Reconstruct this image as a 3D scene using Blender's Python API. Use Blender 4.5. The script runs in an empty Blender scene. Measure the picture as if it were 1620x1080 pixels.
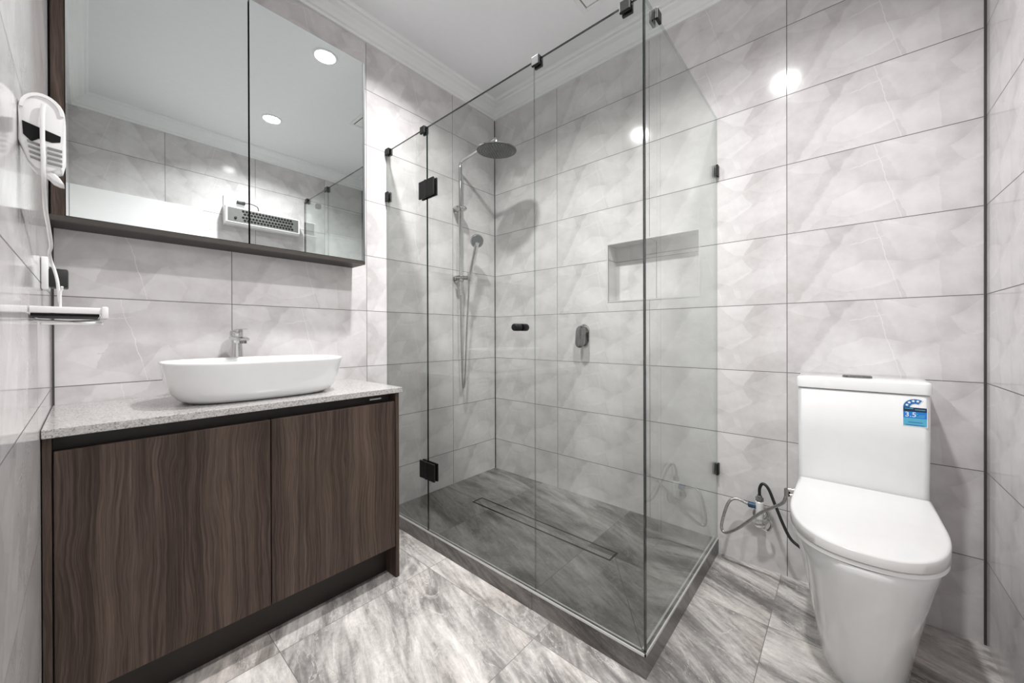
import bpy, bmesh, math
from mathutils import Vector, Matrix

S = bpy.context.scene
C = bpy.context.collection
PI = math.pi

# ------------------------------------------------------------------ camera
W, L = 2.0843, 2.3024            # room: X from -W to 0, Y from -L to 0
H = 2.74                         # ceiling
ZF = 0.012                       # floor level
Z0 = 0.2962                      # first full tile joint above the floor
F_PX, CY_PX = 594.114, 531.074
yaw, pitch, roll = 0.84777791, -0.00232162, -0.00286974
cam_d = bpy.data.cameras.new('camera')
cam = bpy.data.objects.new('camera', cam_d)
C.objects.link(cam)
fw = Vector((math.sin(yaw) * math.cos(pitch), math.cos(yaw) * math.cos(pitch), math.sin(pitch)))
rt = Vector((math.cos(yaw), -math.sin(yaw), 0))
up = rt.cross(fw)
rt2 = rt * math.cos(roll) + up * math.sin(roll)
up2 = -rt * math.sin(roll) + up * math.cos(roll)
M = Matrix((rt2, up2, -fw)).transposed().to_4x4()
M.translation = Vector((-2.00959, -1.94024, 1.06306))
cam.matrix_world = M
cam_d.sensor_fit = 'HORIZONTAL'
cam_d.sensor_width = 36.0
cam_d.lens = F_PX / 1620 * 36.0
cam_d.shift_y = -(540 - CY_PX) / 1620
cam_d.clip_start = 0.005
S.camera = cam

# ------------------------------------------------------------------ world, exposure
wd = bpy.data.worlds.new('world')
S.world = wd
wd.use_nodes = True
wd.node_tree.nodes['Background'].inputs[0].default_value = (0.8, 0.85, 0.9, 1)
wd.node_tree.nodes['Background'].inputs[1].default_value = 0.3
S.view_settings.view_transform = 'Standard'
S.view_settings.look = 'None'
S.view_settings.exposure = 0.0
S.view_settings.gamma = 1.0
S.view_settings.use_curve_mapping = False
LAMP_W = 25.5                    # each ceiling downlight
LAMPS = [(-1.055, -0.672), (-1.055, -1.655)]
cy = S.cycles
cy.use_denoising = True
cy.max_bounces = 14
cy.diffuse_bounces = 8
cy.glossy_bounces = 8
cy.transmission_bounces = 8
cy.transparent_max_bounces = 24
cy.sample_clamp_indirect = 6.0
cy.blur_glossy = 0.5
cy.caustics_reflective = True

# ------------------------------------------------------------------ materials
class NT:
    def __init__(self, name):
        self.m = bpy.data.materials.new(name)
        self.m.use_nodes = True
        self.t = self.m.node_tree
        self.b = self.t.nodes['Principled BSDF']
        self.out = self.t.nodes['Material Output']

    def n(self, typ, **kw):
        nd = self.t.nodes.new(typ)
        for k, v in kw.items():
            setattr(nd, k, v)
        return nd

    def link(self, a, b):
        self.t.links.new(a, b)

    def put(self, sock, v):
        if isinstance(v, bpy.types.NodeSocket):
            self.link(v, sock)
        else:
            sock.default_value = v

    def math(self, op, a, b=0.0, c=0.0):
        nd = self.n('ShaderNodeMath', operation=op)
        for i, v in enumerate((a, b, c)):
            self.put(nd.inputs[i], v)
        return nd.outputs[0]

    def pos(self):
        return self.n('ShaderNodeNewGeometry').outputs['Position']

    def sep(self, v):
        nd = self.n('ShaderNodeSeparateXYZ')
        self.link(v, nd.inputs[0])
        return nd.outputs

    def comb(self, x, y, z):
        nd = self.n('ShaderNodeCombineXYZ')
        for i, v in enumerate((x, y, z)):
            self.put(nd.inputs[i], v)
        return nd.outputs[0]

    def noise(self, vec, scale, detail=2.0, rough=0.5, dist=0.0, lac=2.0):
        nd = self.n('ShaderNodeTexNoise')
        self.link(vec, nd.inputs['Vector'])
        nd.inputs['Scale'].default_value = scale
        nd.inputs['Detail'].default_value = detail
        nd.inputs['Roughness'].default_value = rough
        nd.inputs['Distortion'].default_value = dist
        nd.inputs['Lacunarity'].default_value = lac
        return nd.outputs

    def ramp(self, fac, stops, interp='LINEAR'):
        nd = self.n('ShaderNodeValToRGB')
        self.link(fac, nd.inputs[0])
        cr = nd.color_ramp
        cr.interpolation = interp
        while len(cr.elements) < len(stops):
            cr.elements.new(0.5)
        for e, (p, c) in zip(cr.elements, stops):
            e.position = p
            e.color = (c, c, c, 1) if isinstance(c, (int, float)) else (*c, 1)
        return nd.outputs[0]

    def mix(self, fac, a, b, mode='MIX'):
        nd = self.n('ShaderNodeMix', data_type='RGBA', blend_type=mode)
        self.put(nd.inputs[0], fac)
        for s, v in ((6, a), (7, b)):
            if isinstance(v, tuple) and len(v) == 3:
                v = (*v, 1)
            self.put(nd.inputs[s], v)
        return nd.outputs[2]

    def bump(self, h, strength, dist=0.01):
        nd = self.n('ShaderNodeBump')
        nd.inputs['Strength'].default_value = strength
        nd.inputs['Distance'].default_value = dist
        self.link(h, nd.inputs['Height'])
        self.link(nd.outputs[0], self.b.inputs['Normal'])


def plain(name, col, rough=0.4, metal=0.0, spec=0.5, coat=0.0, var=0.04, scale=30):
    """simple surface whose colour wanders very slightly"""
    k = NT(name)
    f = k.noise(k.pos(), scale, 3.0)[0]
    c0 = tuple(max(0, x * (1 - var)) for x in col)
    c1 = tuple(min(1, x * (1 + var)) for x in col)
    k.link(k.ramp(f, [(0.3, c0), (0.7, c1)]), k.b.inputs['Base Color'])
    k.b.inputs['Roughness'].default_value = rough
    k.b.inputs['Metallic'].default_value = metal
    k.b.inputs['Specular IOR Level'].default_value = spec
    k.b.inputs['Coat Weight'].default_value = coat
    k.b.inputs['Coat Roughness'].default_value = 0.03
    return k.m


def wall_tile(name, axis, seam, sign=1.0):
    """glossy 600 x 300 porcelain with the same printed cloud marble on every tile"""
    k = NT(name)
    p = k.sep(k.pos())
    u = k.math('MULTIPLY', k.math('SUBTRACT', p[axis], seam), sign / 0.6)
    v = k.math('DIVIDE', k.math('SUBTRACT', p[2], Z0), 0.3)
    fu, fv = k.math('FRACT', u), k.math('FRACT', v)
    col_id = k.math('FLOOR', u)
    du = k.math('MULTIPLY', k.math('MINIMUM', fu, k.math('SUBTRACT', 1.0, fu)), 0.6)
    dv = k.math('MULTIPLY', k.math('MINIMUM', fv, k.math('SUBTRACT', 1.0, fv)), 0.3)
    grout = k.math('LESS_THAN', k.math('MINIMUM', du, dv), 0.0014)
    tu = k.math('MULTIPLY', fu, 0.6)
    tv = k.math('MULTIPLY', fv, 0.3)
    loc = k.comb(tu, tv, k.math('MULTIPLY', k.math('MODULO', col_id, 2.0), 0.07))
    warp = k.noise(loc, 9.0, 4.0)[1]
    wv = k.n('ShaderNodeVectorMath', operation='SCALE')
    k.link(warp, wv.inputs[0])
    wv.inputs['Scale'].default_value = 0.035
    ad = k.n('ShaderNodeVectorMath', operation='ADD')
    k.link(loc, ad.inputs[0]); k.link(wv.outputs[0], ad.inputs[1])
    vor = k.n('ShaderNodeTexVoronoi', feature='F1')
    st = k.n('ShaderNodeVectorMath', operation='MULTIPLY')
    k.link(ad.outputs[0], st.inputs[0])
    st.inputs[1].default_value = (0.8, 1.25, 1.0)
    k.link(st.outputs[0], vor.inputs['Vector'])
    vor.inputs['Scale'].default_value = 8.5
    vs = k.sep(vor.outputs['Color'])
    vc = k.math('MULTIPLY', vs[0], k.math('SUBTRACT', 1.0, k.math('MULTIPLY', vor.outputs['Distance'], 0.55)))
    cl = k.noise(loc, 5.5, 6.0, 0.62)[0]
    cf = k.noise(ad.outputs[0], 26.0, 4.0, 0.6)[0]

    def side(expr, lo, hi):
        nd = k.n('ShaderNodeMapRange', interpolation_type='SMOOTHSTEP')
        k.link(expr, nd.inputs[0])
        nd.inputs[1].default_value = lo
        nd.inputs[2].default_value = hi
        return nd.outputs[0]
    jit = k.math('MULTIPLY', k.math('SUBTRACT', cf, 0.5), 0.05)
    # darker upper-left field meeting a paler field on a slant; the pale side fades out to the right
    wedge = k.math('ADD', k.math('SUBTRACT', k.math('SUBTRACT', tu, 0.03), k.math('MULTIPLY', tv, 0.62)), jit)
    ws1 = k.math('MULTIPLY', side(wedge, -0.006, 0.010), side(wedge, 0.34, 0.0))
    # a second, low slant at the right end of the tile
    wedge2 = k.math('ADD', k.math('SUBTRACT', k.math('MULTIPLY', tu, 0.45), tv), jit)
    ws2 = k.math('MULTIPLY', side(wedge2, 0.055, 0.070), side(wedge2, 0.26, 0.07))
    tone = k.math('ADD', k.math('MULTIPLY', vc, 0.20), k.math('MULTIPLY', cl, 0.62))
    tone = k.math('ADD', tone, k.math('MULTIPLY', cf, 0.08))
    tone = k.math('ADD', tone, k.math('MULTIPLY', ws1, 0.115))
    tone = k.math('ADD', tone, k.math('MULTIPLY', ws2, 0.07))
    base = k.ramp(tone, [(0.30, (0.490, 0.472, 0.472)), (0.44, (0.605, 0.586, 0.588)),
                         (0.56, (0.685, 0.668, 0.670)), (0.74, (0.765, 0.752, 0.755))])
    # two thin pale veins, one long and slanting, one short
    t1 = k.math('ABSOLUTE', k.math('SUBTRACT', k.math('ADD', tu, k.math('MULTIPLY', tv, 0.24)),
                                   k.math('ADD', 0.345, k.math('MULTIPLY', k.math('SUBTRACT', cl, 0.5), 0.05))))
    v1 = k.math('LESS_THAN', t1, 0.0011)
    t2 = k.math('ABSOLUTE', k.math('SUBTRACT', k.math('ADD', tv, k.math('MULTIPLY', tu, -0.10)),
                                   k.math('ADD', 0.21, k.math('MULTIPLY', k.math('SUBTRACT', cl, 0.5), 0.08))))
    v2 = k.math('MULTIPLY', k.math('LESS_THAN', t2, 0.0013), k.math('LESS_THAN', k.math('ABSOLUTE', k.math('SUBTRACT', tu, 0.25)), 0.05))
    vein = k.math('MULTIPLY', k.math('MAXIMUM', v1, v2), 0.45)
    base = k.mix(vein, base, (0.84, 0.83, 0.83))
    fin = k.mix(grout, base, (0.13, 0.125, 0.12))
    k.link(fin, k.b.inputs['Base Color'])
    k.put(k.b.inputs['Roughness'], k.math('ADD', 0.10, k.math('MULTIPLY', grout, 0.6)))
    k.b.inputs['Specular IOR Level'].default_value = 0.38
    und = k.noise(k.pos(), 6.0, 1.0)[0]
    hgt = k.math('SUBTRACT', k.math('MULTIPLY', und, 0.02), k.math('MULTIPLY', grout, 0.10))
    k.bump(hgt, 0.25, 0.01)
    return k.m


def floor_tile(name, sx, sy, px, py, tint, spread=0.35):
    """stone-look porcelain, streaks roughly along Y, each tile cut from another place of the slab"""
    k = NT(name)
    p = k.sep(k.pos())
    u = k.math('DIVIDE', k.math('SUBTRACT', p[0], sx), px)
    v = k.math('DIVIDE', k.math('SUBTRACT', p[1], sy), py)
    fu, fv = k.math('FRACT', u), k.math('FRACT', v)
    iu, iv = k.math('FLOOR', u), k.math('FLOOR', v)
    du = k.math('MULTIPLY', k.math('MINIMUM', fu, k.math('SUBTRACT', 1.0, fu)), px)
    dv = k.math('MULTIPLY', k.math('MINIMUM', fv, k.math('SUBTRACT', 1.0, fv)), py)
    grout = k.math('LESS_THAN', k.math('MINIMUM', du, dv), 0.0011)
    wn = k.n('ShaderNodeTexWhiteNoise', noise_dimensions='2D')
    k.link(k.comb(iu, iv, 0.0), wn.inputs['Vector'])
    h = wn.outputs['Value']
    # small turn of the streaks per tile
    ang = k.math('ADD', -0.32, k.math('MULTIPLY', k.math('SUBTRACT', h, 0.5), 0.5))
    ca, sa = k.math('COSINE', ang), k.math('SINE', ang)
    lx, ly = k.math('ADD', p[0], p[2]), p[1]
    rx = k.math('ADD', k.math('MULTIPLY', lx, ca), k.math('MULTIPLY', ly, sa))
    ry = k.math('SUBTRACT', k.math('MULTIPLY', ly, ca), k.math('MULTIPLY', lx, sa))
    off = k.math('MULTIPLY', h, 37.0)
    st = k.comb(k.math('ADD', k.math('MULTIPLY', rx, 3.4), off), k.math('MULTIPLY', ry, 0.9), off)
    n1 = k.noise(st, 1.6, 8.0, 0.60, 1.5)[0]
    st2 = k.comb(k.math('ADD', k.math('MULTIPLY', rx, 9.0), off), k.math('MULTIPLY', ry, 1.5), off)
    n2 = k.noise(st2, 1.9, 8.0, 0.66, 2.4)[0]
    fine = k.noise(k.comb(rx, ry, off), 60.0, 4.0, 0.7)[0]
    tone = k.math('ADD', k.math('MULTIPLY', n1, 0.64), k.math('MULTIPLY', n2, 0.36))
    tone = k.math('ADD', tone, k.math('MULTIPLY', k.math('SUBTRACT', fine, 0.5), 0.12))
    tone = k.math('ADD', tone, k.math('MULTIPLY', k.math('SUBTRACT', h, 0.5), 0.08))
    s = tint
    base = k.ramp(tone, [(0.35, tuple(0.34 * x for x in s)), (0.44, tuple(0.66 * x for x in s)),
                         (0.50, tuple(1.05 * x for x in s)), (0.57, tuple(1.42 * x for x in s)),
                         (0.66, tuple(1.90 * x for x in s))])
    # warm rusty haze in places
    wz = k.noise(k.comb(rx, ry, off), 3.2, 3.0)[0]
    base = k.mix(k.math('MULTIPLY', k.ramp(wz, [(0.5, 0.0), (0.7, 1.0)]), spread), base, (0.92, 0.80, 0.74), 'MULTIPLY')
    vn = k.math('ABSOLUTE', k.math('SUBTRACT', k.noise(st, 2.6, 7.0, 0.6, 1.5)[0], 0.52))
    base = k.mix(k.math('MULTIPLY', k.math('LESS_THAN', vn, 0.006), 0.35), base, tuple(min(0.9, 1.9 * x) for x in s))
    ck = k.math('ABSOLUTE', k.math('SUBTRACT', k.noise(st2, 1.3, 8.0, 0.62, 2.0)[0], 0.47))
    base = k.mix(k.math('MULTIPLY', k.math('LESS_THAN', ck, 0.0045), 0.30), base, tuple(0.45 * x for x in s))
    fin = k.mix(grout, base, tuple(0.42 * x for x in s))
    k.link(fin, k.b.inputs['Base Color'])
    k.b.inputs['Roughness'].default_value = 0.33
    k.b.inputs['Specular IOR Level'].default_value = 0.4
    k.bump(k.math('SUBTRACT', k.math('MULTIPLY', fine, 0.03), k.math('MULTIPLY', grout, 0.2)), 0.3, 0.004)
    return k.m


def wood(name, k1=1.0):
    k = NT(name)
    p = k.sep(k.pos())
    xx = k.math('ADD', p[0], k.math('MULTIPLY', p[1], 0.8))
    w = k.noise(k.comb(k.math('MULTIPLY', xx, 6.0), 0.0, k.math('MULTIPLY', p[2], 2.0)), 1.3, 3.0, 0.5, 0.3)[0]
    w2 = k.noise(k.comb(k.math('MULTIPLY', xx, 14.0), 4.0, k.math('MULTIPLY', p[2], 5.5)), 1.0, 2.0, 0.5)[0]
    x = k.math('ADD', xx, k.math('MULTIPLY', k.math('SUBTRACT', w, 0.5), 0.060))
    x = k.math('ADD', x, k.math('MULTIPLY', k.math('SUBTRACT', w2, 0.5), 0.007))
    g0 = k.noise(k.comb(k.math('MULTIPLY', xx, 7.0), 9.0, k.math('MULTIPLY', p[2], 0.25)), 1.0, 3.0, 0.6)[0]
    g1 = k.noise(k.comb(k.math('MULTIPLY', x, 34.0), 0.0, k.math('MULTIPLY', p[2], 0.5)), 1.0, 5.0, 0.7)[0]
    g2 = k.noise(k.comb(k.math('MULTIPLY', x, 190.0), 3.0, k.math('MULTIPLY', p[2], 2.0)), 1.0, 4.0, 0.75)[0]
    g3 = k.noise(k.comb(k.math('MULTIPLY', xx, 460.0), 1.0, k.math('MULTIPLY', p[2], 14.0)), 1.0, 3.0, 0.6)[0]
    t = k.math('ADD', k.math('MULTIPLY', g1, 0.34), k.math('MULTIPLY', g2, 0.34))
    t = k.math('ADD', t, k.math('MULTIPLY', g3, 0.12))
    t = k.math('ADD', t, k.math('MULTIPLY', g0, 0.20))
    c = [(0.36, (0.012, 0.0075, 0.0055)), (0.45, (0.042, 0.028, 0.0215)), (0.53, (0.085, 0.060, 0.048)),
         (0.64, (0.165, 0.122, 0.100))]
    c = [(a, tuple(v * k1 for v in b)) for a, b in c]
    k.link(k.ramp(t, c), k.b.inputs['Base Color'])
    k.b.inputs['Roughness'].default_value = 0.5
    k.b.inputs['Specular IOR Level'].default_value = 0.22
    k.bump(t, 0.15, 0.002)
    return k.m


def stone(name):
    k = NT(name)
    a = k.noise(k.pos(), 260.0, 3.0, 0.7)[0]
    v = k.n('ShaderNodeTexVoronoi')
    k.link(k.pos(), v.inputs['Vector'])
    v.inputs['Scale'].default_value = 330.0
    s = k.sep(v.outputs['Color'])[0]
    t = k.math('ADD', k.math('MULTIPLY', a, 0.6), k.math('MULTIPLY', s, 0.4))
    k.link(k.ramp(t, [(0.28, (0.20, 0.19, 0.18)), (0.42, (0.40, 0.385, 0.375)), (0.6, (0.47, 0.457, 0.447)), (0.75, (0.56, 0.55, 0.54))]),
           k.b.inputs['Base Color'])
    k.b.inputs['Roughness'].default_value = 0.16
    return k.m


def thin_glass(name, tint, ior_r0=0.043):
    """see-through pane skin: tinted pass-through plus a mirror share that grows towards grazing angles"""
    k = NT(name)
    k.t.nodes.remove(k.b)
    lw = k.n('ShaderNodeLayerWeight')
    lw.inputs['Blend'].default_value = 0.5
    f5 = k.math('POWER', lw.outputs['Facing'], 5.0)
    r = k.math('ADD', ior_r0, k.math('MULTIPLY', f5, 1.0 - ior_r0))
    r = k.math('MINIMUM', r, 1.0)
    tr = k.n('ShaderNodeBsdfTransparent')
    tr.inputs[0].default_value = (*tint, 1)
    gl = k.n('ShaderNodeBsdfGlossy')
    gl.inputs['Roughness'].default_value = 0.0
    gl.inputs['Color'].default_value = (0.97, 1.0, 0.99, 1)
    ms = k.n('ShaderNodeMixShader')
    k.link(r, ms.inputs[0])
    k.link(tr.outputs[0], ms.inputs[1])
    k.link(gl.outputs[0], ms.inputs[2])
    k.link(ms.outputs[0], k.out.inputs['Surface'])
    return k.m


def emit(name, col, strength):
    k = NT(name)
    k.b.inputs['Base Color'].default_value = (0.9, 0.9, 0.9, 1)
    k.b.inputs['Emission Color'].default_value = (*col, 1)
    k.b.inputs['Emission Strength'].default_value = strength
    return k.m


def braid(name):
    k = NT(name)
    n = k.n('ShaderNodeTexVoronoi')
    k.link(k.pos(), n.inputs['Vector'])
    n.inputs['Scale'].default_value = 520.0
    k.link(k.ramp(n.outputs['Distance'], [(0.25, (0.66, 0.645, 0.63)), (0.75, (0.24, 0.235, 0.23))]), k.b.inputs['Base Color'])
    k.b.inputs['Metallic'].default_value = 0.9
    k.b.inputs['Roughness'].default_value = 0.3
    k.bump(n.outputs['Distance'], 0.5, 0.001)
    return k.m


TX = wall_tile('tile_across', 0, -0.4017)
TXF = wall_tile('tile_across_front', 0, -1.0, -1.0)
TY = wall_tile('tile_along', 1, -0.5571, -1.0)
TYL = wall_tile('tile_along_left', 1, -0.5571)
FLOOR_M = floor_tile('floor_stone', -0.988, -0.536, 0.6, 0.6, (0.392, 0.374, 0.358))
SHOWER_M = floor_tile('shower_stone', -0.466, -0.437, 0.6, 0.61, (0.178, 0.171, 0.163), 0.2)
WOOD = wood('dark_wood', 0.98)
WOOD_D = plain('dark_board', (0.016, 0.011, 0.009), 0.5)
STONE = stone('speckled_stone')
CERAMIC = plain('white_ceramic', (0.775, 0.783, 0.788), 0.07, coat=0.5, var=0.01)
WHITE_P = plain('white_plastic', (0.80, 0.80, 0.80), 0.22, var=0.01)
WHITE_SEAT = plain('white_seat_plastic', (0.66, 0.652, 0.65), 0.13, var=0.01)
GREY_P = plain('grey_plastic', (0.22, 0.22, 0.215), 0.35)
HEATP = plain('heater_panel', (0.12, 0.12, 0.115), 0.4)
SPRAY = plain('spray_plate', (0.045, 0.045, 0.044), 0.25)
STRIP = plain('grey_strip', (0.10, 0.105, 0.11), 0.35)
RAILM = plain('cabinet_edge_board', (0.040, 0.033, 0.028), 0.45)
DARK_IN = plain('dark_inside', (0.010, 0.010, 0.011), 0.6, spec=0.15)
BLACK = plain('black_metal', (0.010, 0.010, 0.010), 0.5, spec=0.22)
BLACK_R = plain('black_rubber', (0.015, 0.015, 0.016), 0.45)
CHROME = plain('chrome', (0.60, 0.60, 0.60), 0.07, 1.0, var=0.02)
CHROME_D = plain('dark_chrome', (0.27, 0.27, 0.27), 0.14, 1.0, var=0.02)
STEEL = plain('brushed_steel', (0.55, 0.55, 0.55), 0.28, 1.0, var=0.05)
ALU = plain('aluminium', (0.78, 0.78, 0.77), 0.35, 0.6)
BRAID = braid('braided_steel')
PAINT = plain('ceiling_paint', (0.80, 0.815, 0.83), 0.7, var=0.01)
CORN = plain('cornice_paint', (0.82, 0.83, 0.835), 0.5, var=0.01)
DOOR_W = plain('door_paint', (0.94, 0.94, 0.94), 0.3, var=0.01)
SILICONE = plain('dark_silicone', (0.045, 0.042, 0.04), 0.4)
SILVER = plain('mirror_silver', (0.84, 0.88, 0.875), 0.0, 1.0, var=0.0)
MIR_EDGE = plain('mirror_edge', (0.08, 0.10, 0.10), 0.2, 0.5)
GLASS = thin_glass('clear_glass', (0.908, 0.920, 0.910))
GEDGE = plain('glass_edge', (0.006, 0.014, 0.012), 0.08)
GTOP = thin_glass('polished_top_edge', (0.60, 0.64, 0.62), 0.06)
GSEAL = thin_glass('clear_seal', (0.80, 0.83, 0.81), 0.05)
BLUE = plain('label_blue', (0.012, 0.20, 0.62), 0.4)
BLUE_D = plain('label_navy', (0.008, 0.03, 0.07), 0.4)
BLUE_M = plain('label_mid_blue', (0.01, 0.15, 0.42), 0.4)
BLUE_L = plain('label_cyan', (0.10, 0.42, 0.60), 0.4)
LBL_W = plain('label_white', (0.85, 0.88, 0.9), 0.4)
TAP_BLUE = plain('valve_blue', (0.008, 0.045, 0.10), 0.4)
LAMP_E = emit('lamp_glow', (1.0, 0.98, 0.95), 30.0)


# ------------------------------------------------------------------ mesh helpers
def nbm():
    return bmesh.new()


def add_box(bm, x0, x1, y0, y1, z0, z1, bev=0.0, seg=2):
    vs = [bm.verts.new((x, y, z)) for x in (x0, x1) for y in (y0, y1) for z in (z0, z1)]
    q = [(0, 1, 3, 2), (4, 6, 7, 5), (0, 4, 5, 1), (2, 3, 7, 6), (0, 2, 6, 4), (1, 5, 7, 3)]
    fs = [bm.faces.new([vs[i] for i in f]) for f in q]
    if bev:
        es = list({e for f in fs for e in f.edges})
        bmesh.ops.bevel(bm, geom=es, offset=bev, segments=seg, affect='EDGES', profile=0.5)
    return fs


def loft(bm, rings, cap0=True, cap1=True, closed=True):
    vr = [[bm.verts.new(p) for p in r] for r in rings]
    n = len(rings[0])
    for a, b in zip(vr, vr[1:]):
        for i in range(n if closed else n - 1):
            j = (i + 1) % n
            bm.faces.new((a[i], a[j], b[j], b[i]))
    if cap0:
        bm.faces.new(list(reversed(vr[0])))
    if cap1:
        bm.faces.new(vr[-1])
    return vr


def frame_of(d):
    d = Vector(d).normalized()
    a = Vector((0, 0, 1)) if abs(d.z) < 0.9 else Vector((1, 0, 0))
    u = d.cross(a).normalized()
    return d, u, d.cross(u).normalized()


def lathe(bm, prof, origin, axis, n=28, cap0=True, cap1=True):
    """prof: (distance along axis, radius)"""
    d, u, v = frame_of(axis)
    o = Vector(origin)
    rings = [[o + d * t + (u * math.cos(2 * PI * i / n) + v * math.sin(2 * PI * i / n)) * max(r, 1e-5) for i in range(n)] for t, r in prof]
    loft(bm, rings, cap0, cap1)


def smooth_path(pts, sub=8):
    P = [Vector(p) for p in pts]
    if len(P) < 3:
        return P
    P = [2 * P[0] - P[1]] + P + [2 * P[-1] - P[-2]]
    out = []
    for i in range(1, len(P) - 2):
        a, b, c, d = P[i - 1:i + 3]
        for s in range(sub):
            t = s / sub
            out.append(0.5 * ((2 * b) + (c - a) * t + (2 * a - 5 * b + 4 * c - d) * t * t + (3 * b - a - 3 * c + d) * t ** 3))
    out.append(P[-2])
    return out


def tube(bm, pts, r, n=12, sub=8, smooth=True):
    P = smooth_path(pts, sub) if smooth else [Vector(p) for p in pts]
    rr = r if callable(r) else (lambda t: r)
    d0 = (P[1] - P[0]).normalized()
    _, u, v = frame_of(d0)
    rings = []
    for i, p in enumerate(P):
        d = (P[min(i + 1, len(P) - 1)] - P[max(i - 1, 0)]).normalized()
        u = (u - d * u.dot(d)).normalized()
        v = d.cross(u)
        q = rr(i / (len(P) - 1))
        rings.append([p + (u * math.cos(2 * PI * k / n) + v * math.sin(2 * PI * k / n)) * q for k in range(n)])
    loft(bm, rings)


def prism(bm, pts, fn, a, b, bev=0.0):
    """2-D outline pts pushed from depth a to b, fn(p, d) -> xyz"""
    r0 = [fn(p, a) for p in pts]
    r1 = [fn(p, b) for p in pts]
    vr = loft(bm, [r0, r1])
    if bev:
        es = [e for e in bm.edges if all(v in vr[0] for v in e.verts) or all(v in vr[1] for v in e.verts)]
        bmesh.ops.bevel(bm, geom=es, offset=bev, segments=2, affect='EDGES', profile=0.5)


def superell(a, b, n, cx, cy, k=48):
    out = []
    for i in range(k):
        t = 2 * PI * i / k
        c, s = math.cos(t), math.sin(t)
        out.append((cx + a * math.copysign(abs(c) ** (2 / n), c), cy + b * math.copysign(abs(s) ** (2 / n), s)))
    return out


def rrect(x0, x1, y0, y1, r, k=6):
    out = []
    for cx, cyy, a0 in ((x1 - r, y1 - r, 0), (x0 + r, y1 - r, PI / 2), (x0 + r, y0 + r, PI), (x1 - r, y0 + r, 1.5 * PI)):
        for i in range(k + 1):
            a = a0 + PI / 2 * i / k
            out.append((cx + r * math.cos(a), cyy + r * math.sin(a)))
    return out


def obj(name, bm, mats, parent=None, smooth=None, bevel=None):
    """link a bmesh (world coordinates) as one mesh object"""
    bmesh.ops.recalc_face_normals(bm, faces=bm.faces)
    me = bpy.data.meshes.new(name)
    off = Vector((0, 0, 0))
    q = parent
    while q is not None:
        off += q.location
        q = q.parent
    bmesh.ops.translate(bm, verts=bm.verts, vec=-off)
    bm.to_mesh(me)
    bm.free()
    o = bpy.data.objects.new(name, me)
    C.objects.link(o)
    for m in (mats if isinstance(mats, (list, tuple)) else [mats]):
        me.materials.append(m)
    if parent is not None:
        o.parent = parent
    if smooth is not None:
        me.shade_smooth()
        me.set_sharp_from_angle(angle=math.radians(smooth))
    return o


def thing(name, label, cat, loc, group=None):
    o = bpy.data.objects.new(name, None)
    o.empty_display_size = 0.05
    C.objects.link(o)
    o.location = loc
    return tag(o, label, cat, group)


def tag(o, label, cat, group=None):
    o['label'] = label
    o['category'] = cat
    if group:
        o['group'] = group
    return o


def struct(name, bm, m, smooth=None, label=None):
    o = obj(name, bm, m, None, smooth)
    o['kind'] = 'structure'
    if label:
        o['label'] = label
    return o


# ------------------------------------------------------------------ the room
T = 0.12
b = nbm(); add_box(b, -W - T, T + 0.06, 0, T, -0.1, H + 0.1)
struct('wall_back', b, TX, label='grey marble tiled wall behind the vanity and the shower rail')
b = nbm(); add_box(b, -W - T, T + 0.06, -L - T, -L, -0.1, H + 0.1)
struct('wall_front', b, TXF, label='grey marble tiled wall beside the toilet, opposite the mirror')
b = nbm(); add_box(b, -W - T, -W, -L - T, T, -0.1, H + 0.1)
struct('wall_left', b, TYL, label='glossy tiled wall at the left edge with the white shelf')
NY0, NY1, NZ0, NZ1, ND = -1.403, -0.915, 1.257, 1.582, 0.10
b = nbm()
add_box(b, 0, ND, -L - T, NY0, -0.1, H + 0.1)
add_box(b, 0, ND, NY1, T, -0.1, H + 0.1)
add_box(b, 0, ND, NY0, NY1, -0.1, NZ0)
add_box(b, 0, ND, NY0, NY1, NZ1, H + 0.1)
add_box(b, ND, ND + 0.06, -L - T, T, -0.1, H + 0.1)
wr = struct('wall_right', b, TY, label='grey marble tiled wall with the niche, behind the toilet')
# slim metal edge round the niche
b = nbm()
e = 0.007
for y0, y1, z0, z1 in ((NY0 - e, NY1 + e, NZ1, NZ1 + e), (NY0 - e, NY1 + e, NZ0 - e, NZ0), (NY0 - e, NY0, NZ0, NZ1), (NY1, NY1 + e, NZ0, NZ1)):
    add_box(b, -0.002, 0.004, y0, y1, z0, z1)
obj('niche_trim', b, ALU, wr)

b = nbm(); add_box(b, -W - T, T, -L - T, T, -0.1, ZF)
struct('floor', b, FLOOR_M, label='light streaky stone-look tiled floor')
b = nbm(); add_box(b, -W - T, T, -L - T, T, H, H + 0.1)
struct('ceiling', b, PAINT, label='plain pale grey ceiling')

# stepped plaster cornice running round the room
prof = [(0.0, 0.0), (0.012, 0.0), (0.014, 0.014), (0.022, 0.018), (0.030, 0.034), (0.046, 0.054), (0.064, 0.064),
        (0.070, 0.072), (0.084, 0.074), (0.088, 0.082), (0.088, 0.0925), (0.0, 0.0925)]
ZC = H - 0.0925
b = nbm()
rings = []
for dx, dz in prof:
    rings.append([(-W + dx, -L + dx, ZC + dz), (0 - dx, -L + dx, ZC + dz), (0 - dx, 0 - dx, ZC + dz), (-W + dx, 0 - dx, ZC + dz)])
loft(b, rings + [rings[0]], False, False)
bmesh.ops.remove_doubles(b, verts=b.verts, dist=1e-6)
struct('trim_1', b, CORN, label='white stepped cornice round the ceiling')
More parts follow.
